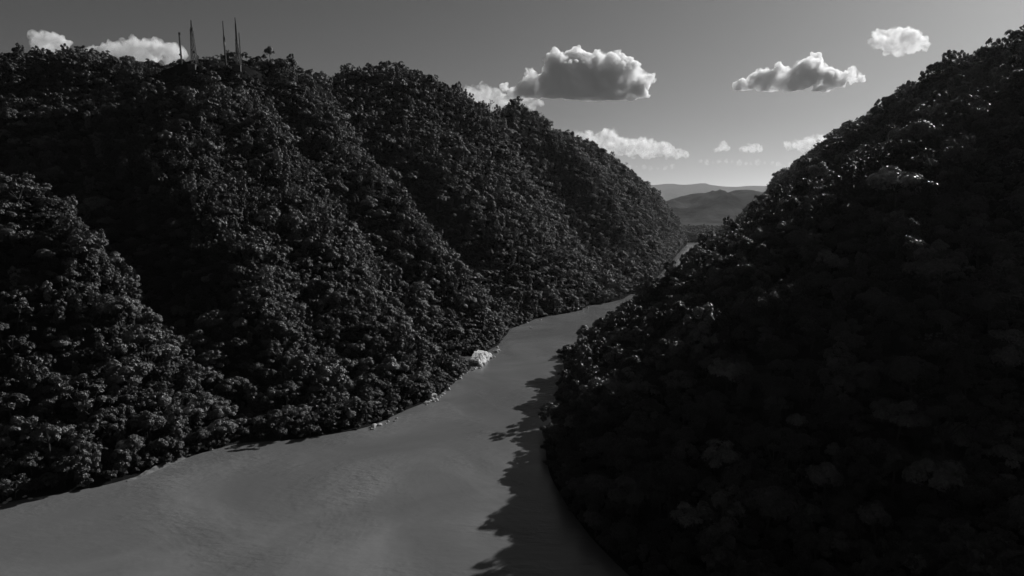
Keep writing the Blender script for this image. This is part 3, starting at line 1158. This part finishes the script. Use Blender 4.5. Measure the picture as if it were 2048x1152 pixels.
def lattice(parent, z0, z1, w0, w1, legs, bays, rl, rb, shift=(0, 0)):
    """legs, each a mesh of its own, and the bracing between them; returns corner function"""
    def corner(k, f):
        w = w0 + (w1 - w0) * f
        an = 2 * math.pi * (k + 0.5) / legs
        return Vector((math.cos(an) * w + shift[0] * f, math.sin(an) * w + shift[1] * f, z0 + (z1 - z0) * f))
    for k in range(legs):
        mb = MB()
        mb.tube([corner(k, 0), corner(k, 1)], [rl, rl * 0.75], 5)
        mb.build('leg', m_steel, parent)
    br, rings = MB(), MB()
    for i in range(bays):
        f0, f1 = i / bays, (i + 1) / bays
        for k in range(legs):
            a, b_ = corner(k, f0), corner((k + 1) % legs, f1)
            c, d = corner((k + 1) % legs, f0), corner(k, f1)
            br.tube([a, b_], rb, 4, False)
            br.tube([c, d], rb, 4, False)
            rings.tube([corner(k, f1), corner((k + 1) % legs, f1)], rb, 4, False)
    br.build('bracing', m_steel, parent)
    rings.build('ring_struts', m_steel, parent)
    return corner


def panel(parent, p, an, w, h, name='antenna_panel'):
    mb = MB()
    mb.box(-w / 2, w / 2, -0.12, 0.12, -h / 2, h / 2)
    o = mb.build(name, m_dish, parent)
    o.location = p
    o.rotation_euler = (0, 0, an)
    return o


def dish(parent, p, an, r_):
    mb = MB()
    rings = []
    for j in range(5):
        f = j / 4
        rings.append([Vector((r_ * f * math.cos(2 * math.pi * k / 12), -0.35 * r_ * (f * f), r_ * f * math.sin(2 * math.pi * k / 12))) for k in range(12)])
    for j in range(1, 5):
        for k in range(12):
            b0 = len(mb.v)
            mb.v += [tuple(rings[j - 1][k]), tuple(rings[j - 1][(k + 1) % 12]), tuple(rings[j][(k + 1) % 12]), tuple(rings[j][k])]
            mb.f.append((b0, b0 + 1, b0 + 2, b0 + 3))
    mb.tube([(0, 0, 0), (0, 0.6, 0)], 0.18, 6)
    o = mb.build('dish', m_dish, parent)
    o.location = p
    o.rotation_euler = (0, 0, an)
    return o


def tower_root(px_, d, py_top, name, label):
    p = at(px_, 118, d)
    z = hz(p.x, p.y) - 0.3
    top = at(px_, py_top, d).z
    o = empty(name, (p.x, p.y, z))
    tag(o, label, 'tower', 'masts on the hilltop')
    return o, top - z


# 1: slim mast with a head of panels
o, h = tower_root(363, 668, 64, 'antenna_mast', 'slim mast with clustered panels on its head, leftmost of the masts')
lattice(o, 0, h - 0.5, 0.75, 0.6, 3, 14, 0.26, 0.12, (-0.9, 0))
for k in range(3):
    panel(o, (-0.9 + 0.8 * math.cos(2.1 * k), 0.8 * math.sin(2.1 * k), h - 1.4), 2.1 * k, 0.55, 2.2)
mb = MB(); mb.tube([(-1.9, 0, h - 1.6), (0.6, 0, h - 1.2)], 0.14, 4); mb.tube([(1.0, 0, h - 3), (0.3, 0, h - 0.4)], 0.08, 4); mb.build('cross_arm', m_steel, o)
dish(o, (-0.7, -0.9, h * 0.30), 0.2, 1.0)
dish(o, (0.4, -0.9, h * 0.24), 0.5, 0.7)
panel(o, (-0.2, -0.7, h * 0.6), 0.1, 0.7, 1.6)
# 2: broad lattice tower
o, h = tower_root(389, 655, 40, 'lattice_tower', 'broad tapering lattice tower with a tall spike, second from the left')
hb = h * 0.78
corner = lattice(o, 0, hb, 3.2, 1.3, 4, 7, 0.36, 0.17, (-1.3, 0))
mb = MB(); mb.box(-2.7, 0.1, -1.3, 1.3, hb, hb + 0.35); mb.build('platform', m_steel, o)
mb = MB(); mb.tube([(-1.3, 0, hb), (-1.45, 0, h * 0.9), (-1.55, 0, h)], [0.8, 0.7, 0.45], 6); mb.build('spike', m_steel, o)
for k in range(4):
    panel(o, (-1.3 + 1.4 * math.cos(1.57 * k + 0.8), 1.4 * math.sin(1.57 * k + 0.8), hb * 0.93), 1.57 * k + 0.8, 0.6, 4.5)
    panel(o, (-1.3 + 1.1 * math.cos(1.57 * k), 1.1 * math.sin(1.57 * k), hb + 2.0), 1.57 * k, 0.5, 2.4)
dish(o, (0.6, -2.1, hb * 0.40), 0.3, 1.1)
dish(o, (-1.3, -2.2, hb * 0.46), -0.3, 0.9)
mb = MB(); mb.tube([(3.5, 0, 0), (3.3, 0, h * 0.14)], 0.16, 5); mb.tube([(4.1, 0, 0), (3.9, 0, h * 0.10)], 0.14, 5); mb.build('cable_posts', m_steel, o)
# 3: slender guyless mast with a long whip
o, h = tower_root(452, 648, 42, 'antenna_mast', 'slender mast with a long whip, standing alone between the two lattice towers')
hm = h * 0.66
lattice(o, 0, hm, 0.7, 0.75, 3, 16, 0.26, 0.12, (-1.1, 0))
mb = MB(); mb.tube([(-1.1, 0, hm), (-1.5, 0, h)], [0.55, 0.4], 6); mb.build('whip', m_steel, o)
for k in range(5):
    panel(o, (-0.45 + 0.12 * k * 0.2, -0.2, hm * (0.97 - 0.06 * k)), 0.4 * k, 0.85, 1.7)
# 4: lattice tower with a thick spike
o, h = tower_root(477, 645, 35, 'lattice_tower', 'lattice tower with a thick stepped spike, tallest and rightmost of the masts')
hb = h * 0.55
lattice(o, 0, hb, 2.4, 0.95, 4, 6, 0.38, 0.17, (-1.0, 0))
mb = MB(); mb.box(-2.2, 0.2, -1.1, 1.1, hb, hb + 0.4); mb.build('platform', m_steel, o)
mb = MB(); mb.tube([(-1.0, 0, hb), (-1.35, 0, h * 0.87)], [1.0, 0.75], 6); mb.build('spike', m_steel, o)
mb = MB(); mb.tube([(-1.35, 0, h * 0.87), (-1.65, 0, h)], [0.62, 0.35], 6); mb.build('spike_tip', m_steel, o)
for k in range(4):
    panel(o, (-0.75 + 1.2 * math.cos(1.57 * k), 1.2 * math.sin(1.57 * k), hb * 0.62), 1.57 * k, 0.7, 3.0)
dish(o, (-1.9, -1.6, hb * 0.16), -0.4, 1.0)
# 5: thin mast right behind the last tower
o, h = tower_root(482, 652, 63, 'antenna_mast', 'hair-thin mast close behind the rightmost lattice tower')
lattice(o, 0, h * 0.95, 0.42, 0.34, 3, 20, 0.17, 0.08, (-0.8, 0))
panel(o, (-0.8, 0, h * 0.97), 0.3, 0.5, 0.9)


def hut(px_, d, w, h_, label):
    p = at(px_, 118, d)
    z = hz(p.x, p.y) - 0.2
    o = empty('equipment_hut', (p.x, p.y - 4, z), 0.15)
    tag(o, label, 'hut', 'huts below the masts')
    mb = MB(); mb.box(-w / 2, w / 2, -1.8, 1.8, -1, h_); mb.build('wall', m_wall, o)
    mb = MB(); mb.box(-w / 2 - 0.3, w / 2 + 0.3, -2.1, 2.1, h_ + 0.003, h_ + 0.3); mb.build('roof', m_dish, o)
    mb = MB(); mb.box(-0.5, 0.5, -1.9, -1.803, 0, 2.1); mb.build('door', m_steel, o)
    mb = MB(); mb.box(w * 0.25, w * 0.25 + 0.8, -1.88, -1.803, 1.1, 1.9); mb.build('window', m_steel, o)


hut(387, 650, 6.5, 3.6, 'low dark hut at the foot of the broad lattice tower')
hut(478, 640, 5.5, 4.4, 'low dark hut at the foot of the tallest tower')

# ------------------------------------------------------------------ small far things
m_white, n, l, b = mat('white_paint')
t = noise_node(n, l, 0.6, 4)
r = ramp(n, l, t.outputs['Fac'], [(0.3, 0.72), (0.7, 0.82)])
l.new(r.outputs['Color'], b.inputs['Base Color'])
p = at(1377, 452, 3050)
zg = hz(p.x, p.y)
o = empty('house', (p.x, p.y, max(zg, p.z - 3)), 0.5)
tag(o, 'tiny white house on the far bank at the canyon mouth', 'house')
mb = MB(); mb.box(-6, 6, -4, 4, -12, 4.0); mb.build('wall', m_white, o)
mesh_obj('roof', [(-6.5, -4.6, 4.003), (6.5, -4.6, 4.003), (6.5, 4.6, 4.003), (-6.5, 4.6, 4.003), (-6.5, 0, 6.6), (6.5, 0, 6.6)], [(0, 1, 5, 4), (2, 3, 4, 5), (1, 2, 5), (3, 0, 4), (3, 2, 1, 0)], m_white, o)
mb = MB(); mb.box(-0.6, 0.6, -4.12, -4.003, 0, 2.2); mb.build('door', m_steel, o)
for s_ in (-3.6, 3.0):
    mb = MB(); mb.box(s_, s_ + 1.4, -4.1, -4.003, 1.2, 2.4); mb.build('window', m_steel, o)

p = on_water(1062, 656)
o = empty('skiff', (p.x, p.y, 0.0), 0.35)
tag(o, 'tiny pale skiff floating just off the left bank', 'boat')
hv, hf = [], []
for i in range(9):
    f = i / 8
    wd = 0.62 * math.sin(math.pi * (0.18 + 0.82 * (1 - f) * 0.75 + 0.0)) ** 0.7 if f < 0.99 else 0.03
    y_ = -2.0 + 4.0 * f
    sh = 0.42 + 0.22 * f * f
    hv += [(-wd, y_, sh), (-wd * 0.75, y_, -0.1), (wd * 0.75, y_, -0.1), (wd, y_, sh), (wd * 0.88, y_, sh), (wd * 0.65, y_, 0.05), (-wd * 0.65, y_, 0.05), (-wd * 0.88, y_, sh)]
for i in range(8):
    for k in range(8):
        a, c = i * 8, (i + 1) * 8
        hf.append((a + k, a + (k + 1) % 8, c + (k + 1) % 8, c + k))
hf += [tuple(range(7, -1, -1)), tuple(range(64, 72))]
mesh_obj('hull', hv, hf, m_white, o)
for y_ in (-0.9, 0.5):
    mb = MB(); mb.box(-0.5, 0.5, y_ - 0.14, y_ + 0.14, 0.28, 0.33); mb.build('thwart', m_bark, o)
mb = MB(); mb.box(-0.14, 0.14, -2.3, -2.02, -0.2, 0.75); mb.build('motor', m_steel, o)

# ------------------------------------------------------------------ clouds
def cloud_mat(name, dens, aniso=0.35):
    m = bpy.data.materials.new(name)
    m.use_nodes = True
    n, l = m.node_tree.nodes, m.node_tree.links
    n.clear()
    v = n.new('ShaderNodeVolumePrincipled')
    v.inputs['Color'].default_value = (1, 1, 1, 1)
    t = noise_node(n, l, 1.0 / 150.0, 4, 0.62)
    t.inputs['Distortion'].default_value = 0.6
    mr = n.new('ShaderNodeMapRange')
    mr.inputs['From Min'].default_value = 0.40
    mr.inputs['From Max'].default_value = 0.62
    mr.inputs['To Min'].default_value = 0.04 * dens
    mr.inputs['To Max'].default_value = 1.7 * dens
    l.new(t.outputs['Fac'], mr.inputs['Value'])
    l.new(mr.outputs['Result'], v.inputs['Density'])
    v.inputs['Anisotropy'].default_value = aniso
    out = n.new('ShaderNodeOutputMaterial')
    l.new(v.outputs['Volume'], out.inputs['Volume'])
    return m


_ico = {}
for lev in (1, 2, 3):
    bm = bmesh.new()
    bmesh.ops.create_icosphere(bm, subdivisions=lev, radius=1.0)
    _ico[lev] = (np.array([tuple(v.co) for v in bm.verts]), np.array([[v.index for v in f.verts] for f in bm.faces]))
    bm.free()


def cloud(blobs, d, label, material, voxel_px=1.7, bump=1.0, thick=1.0, base=None, seed=1, grow=0.98, billow=1.0):
    """a cloud built from billows: (px, py, radius px); d metres away; its underside flattened at pixel row base"""
    g = random.Random(seed)
    k = d / F_PX
    c0 = at(blobs[0][0], blobs[0][1], d)
    balls = []
    for bpx, bpy_, br in blobs:
        q = at(bpx, bpy_, d) - c0
        q.y += g.uniform(-0.7, 0.7) * br * k * thick
        r0 = br * k * grow
        balls.append((q, r0, 3))
        for _ in range(int(13 * billow)):               # billows on the billow
            v = Vector((g.gauss(0, 1), g.gauss(0, 1), g.gauss(0.25, 0.9))).normalized()
            r1 = r0 * g.uniform(0.24, 0.46)
            q1 = q + v * (r0 * g.uniform(0.82, 1.02))
            balls.append((q1, r1, 2))
            if br > 7:
                for _ in range(4):
                    w = (v + Vector((g.gauss(0, 0.7), g.gauss(0, 0.7), g.gauss(0.1, 0.7)))).normalized()
                    balls.append((q1 + w * r1 * 0.9, r1 * g.uniform(0.3, 0.5), 1))
    vs_, fs_, nb = [], [], 0
    for q, r_, lev in balls:
        bv, bf = _ico[lev]
        vs_.append(bv * r_ + np.array(q))
        fs_.append(bf + nb)
        nb += len(bv)
    me0 = np_mesh('cloud', np.concatenate(vs_), np.concatenate(fs_))
    o = bpy.data.objects.new('cloud', me0)
    COL.objects.link(o)
    md = o.modifiers.new('remesh', 'REMESH')
    md.mode = 'VOXEL'
    md.voxel_size = voxel_px * k
    md.adaptivity = 0.0
    dg = bpy.context.evaluated_depsgraph_get()
    me_ = bpy.data.meshes.new_from_object(o.evaluated_get(dg))
    o.modifiers.clear()
    o.data = me_
    bpy.data.meshes.remove(me0)
    nv = len(me_.vertices)
    co = np.empty(nv * 3, np.float32)
    me_.vertices.foreach_get('co', co)
    co = co.reshape(-1, 3)
    nr = np.empty(nv * 3, np.float32)
    me_.vertex_normals.foreach_get('vector', nr)
    nr = nr.reshape(-1, 3)
    sd = Vector((blobs[0][0], blobs[0][1], seed)) * 0.37
    zb = at(blobs[0][0], base, d).z - c0.z if base else None
    P = co / k
    out = np.empty_like(co)
    for i in range(nv):
        p = Vector(P[i])
        w = mnoise.noise_vector(p / 17 + sd) * 5.5 + mnoise.noise_vector(p / 6.5 - sd) * 2.4
        f = mnoise.voronoi((p + w) / 7.5 + sd)[0][0]
        a = (0.24 - f * f) * 4.6
        out[i] = np.array(w) * 0.75 + nr[i] * a
    new = co + out * (k * bump)
    if zb is not None:
        low = new[:, 2] < zb
        new[low, 2] = zb + (new[low, 2] - zb) * 0.3
    me_.vertices.foreach_set('co', new.astype(np.float32).ravel())
    me_.update()
    me_.materials.clear()
    me_.materials.append(material)
    o.location = c0
    tag(o, label, 'cloud', 'clouds over the canyon')
    return o


m_cloud = cloud_mat('dense_cloud', 0.028)
m_cloud_soft = cloud_mat('soft_cloud', 0.012)
m_cloud_thin = cloud_mat('thin_cloud', 0.0042)
cloud([(1150, 165, 45), (1155, 130, 32), (1120, 145, 30), (1190, 150, 34), (1215, 140, 30), (1240, 135, 22), (1235, 165, 36), (1265, 150, 22), (1262, 178, 24), (1285, 165, 18), (1300, 158, 11), (1105, 170, 32), (1075, 172, 26), (1062, 150, 11), (1050, 182, 18),
       (1025, 190, 14), (1008, 176, 9), (1180, 180, 34), (1215, 185, 22), (1150, 112, 15), (1285, 188, 11), (1270, 130, 11)],
      9000, 'largest white cloud with a grey core, over the middle of the canyon', m_cloud, 1.9, 0.85, 1.0, 196, 3)
cloud([(975, 190, 13), (955, 188, 13), (937, 182, 9), (965, 178, 9), (990, 198, 14), (1010, 205, 13), (1040, 205, 10), (1065, 208, 9), (945, 198, 11), (985, 210, 12), (1020, 212, 10), (1050, 200, 9), (1080, 206, 6)],
      10500, 'pale low cloud rising behind the far left ridge, below the largest cloud', m_cloud_thin, 1.5, 0.8, 1.0, None, 5, 1.3)
cloud([(1590, 160, 26), (1630, 135, 24), (1632, 116, 12), (1610, 150, 26), (1560, 155, 22), (1535, 152, 14), (1510, 162, 18), (1490, 168, 13), (1475, 172, 9), (1650, 155, 24), (1680, 158, 17), (1705, 152, 12), (1718, 158, 8), (1705, 140, 7), (1545, 172, 17), (1580, 176, 15), (1520, 178, 11), (1640, 172, 13)],
      9000, 'long flat-based cloud with a grey belly, right of the largest cloud', m_cloud, 1.8, 0.8, 0.9, 180, 8)
cloud([(1790, 82, 23), (1765, 75, 17), (1755, 85, 13), (1815, 78, 18), (1830, 88, 16), (1848, 95, 8), (1858, 92, 5), (1800, 98, 13), (1775, 98, 11), (1785, 66, 9)],
      8600, 'small ragged cloud, highest in the sky above the right hill', m_cloud_soft, 1.6, 1.0, 0.7, None, 13)
cloud([(95, 88, 19), (80, 92, 15), (70, 95, 11), (110, 82, 13), (125, 90, 13), (95, 76, 10), (115, 98, 15), (85, 102, 13)],
      9000, 'small round cloud behind the upper left ridge, leftmost of all clouds', m_cloud_soft, 1.6, 0.7, 1.0, None, 21, 1.1)
cloud([(270, 104, 22), (240, 104, 18), (215, 106, 15), (295, 102, 19), (320, 104, 16), (345, 107, 14), (365, 110, 11), (195, 104, 9), (180, 104, 7), (168, 102, 5), (265, 92, 11), (285, 90, 10), (300, 118, 15), (340, 120, 11), (250, 118, 15), (225, 116, 12)],
      9000, 'long white cloud behind the tower hill, beside the leftmost mast', m_cloud_soft, 1.7, 0.7, 1.0, None, 34, 1.15)
cloud([(1200, 278, 12), (1180, 274, 10), (1215, 270, 10), (1228, 268, 7), (1160, 274, 8), (1150, 268, 5), (1240, 290, 12), (1265, 296, 13), (1290, 299, 13), (1315, 300, 11), (1338, 302, 10), (1358, 307, 8), (1372, 309, 6), (1220, 292, 11), (1285, 289, 9), (1300, 288, 7), (1330, 292, 6), (1195, 288, 10), (1240, 304, 8), (1290, 309, 8), (1175, 284, 8), (1255, 284, 7)],
      16500, 'long pale cloud bank low above the left side of the gap', m_cloud_thin, 1.4, 0.75, 1.2, None, 55, 1.3)
cloud([(1505, 297, 7), (1490, 299, 5), (1520, 298, 5), (1500, 292, 4), (1512, 294, 5), (1480, 300, 3)], 17000, 'tiny pale cloud low over the gap, middle one', m_cloud_thin, 1.1, 0.5, 1.0, None, 61, 1.3)
cloud([(1447, 292, 7), (1440, 298, 5), (1455, 297, 5), (1432, 300, 4), (1446, 286, 4)], 17500, 'tiny faint cloud low over the gap, left of the middle one', m_cloud_thin, 1.1, 0.5, 1.0, None, 71, 1.2)
cloud([(1600, 290, 8), (1620, 286, 9), (1580, 293, 6), (1570, 290, 4), (1640, 280, 8), (1605, 297, 7), (1590, 286, 5)], 17000, 'pale low cloud touching the right hill\'s slope', m_cloud_thin, 1.1, 0.6, 1.0, None, 81, 1.3)
m_streak = cloud_mat('streak_cloud', 0.0009)
cloud([(1400 + 13 * i, 322 + 2.5 * math.sin(i * 1.1) + i * 0.5, 3.2 + 1.2 * math.sin(i * 2.3)) for i in range(15)], 22500, 'thin level streak of cloud just above the far mountains', m_streak, 1.1, 0.5, 2.0, None, 91, 1.4, 0.5)
cloud([(1190 + 14 * i, 335 + 2.0 * math.sin(i * 0.9), 3.0 + 1.0 * math.sin(i * 1.9)) for i in range(12)], 25000, 'thin level streak of cloud behind the descending left ridge', m_streak, 1.1, 0.5, 2.0, None, 95, 1.4, 0.5)

# ------------------------------------------------------------------ the air
m_haze = bpy.data.materials.new('haze_air')
m_haze.use_nodes = True
n, l = m_haze.node_tree.nodes, m_haze.node_tree.links
n.clear()
v = n.new('ShaderNodeVolumePrincipled')
v.inputs['Color'].default_value = (0.9, 0.9, 0.9, 1)
v.inputs['Density'].default_value = 0.00001
v.inputs['Anisotropy'].default_value = 0.45
out = n.new('ShaderNodeOutputMaterial')
l.new(v.outputs['Volume'], out.inputs['Volume'])
mb = MB()
mb.box(-58000, 58000, -21000, 63000, -16, 1335)
haze = mb.build('haze', m_haze)
tag(haze, 'thin pale haze filling the valley', None, None, 'stuff')
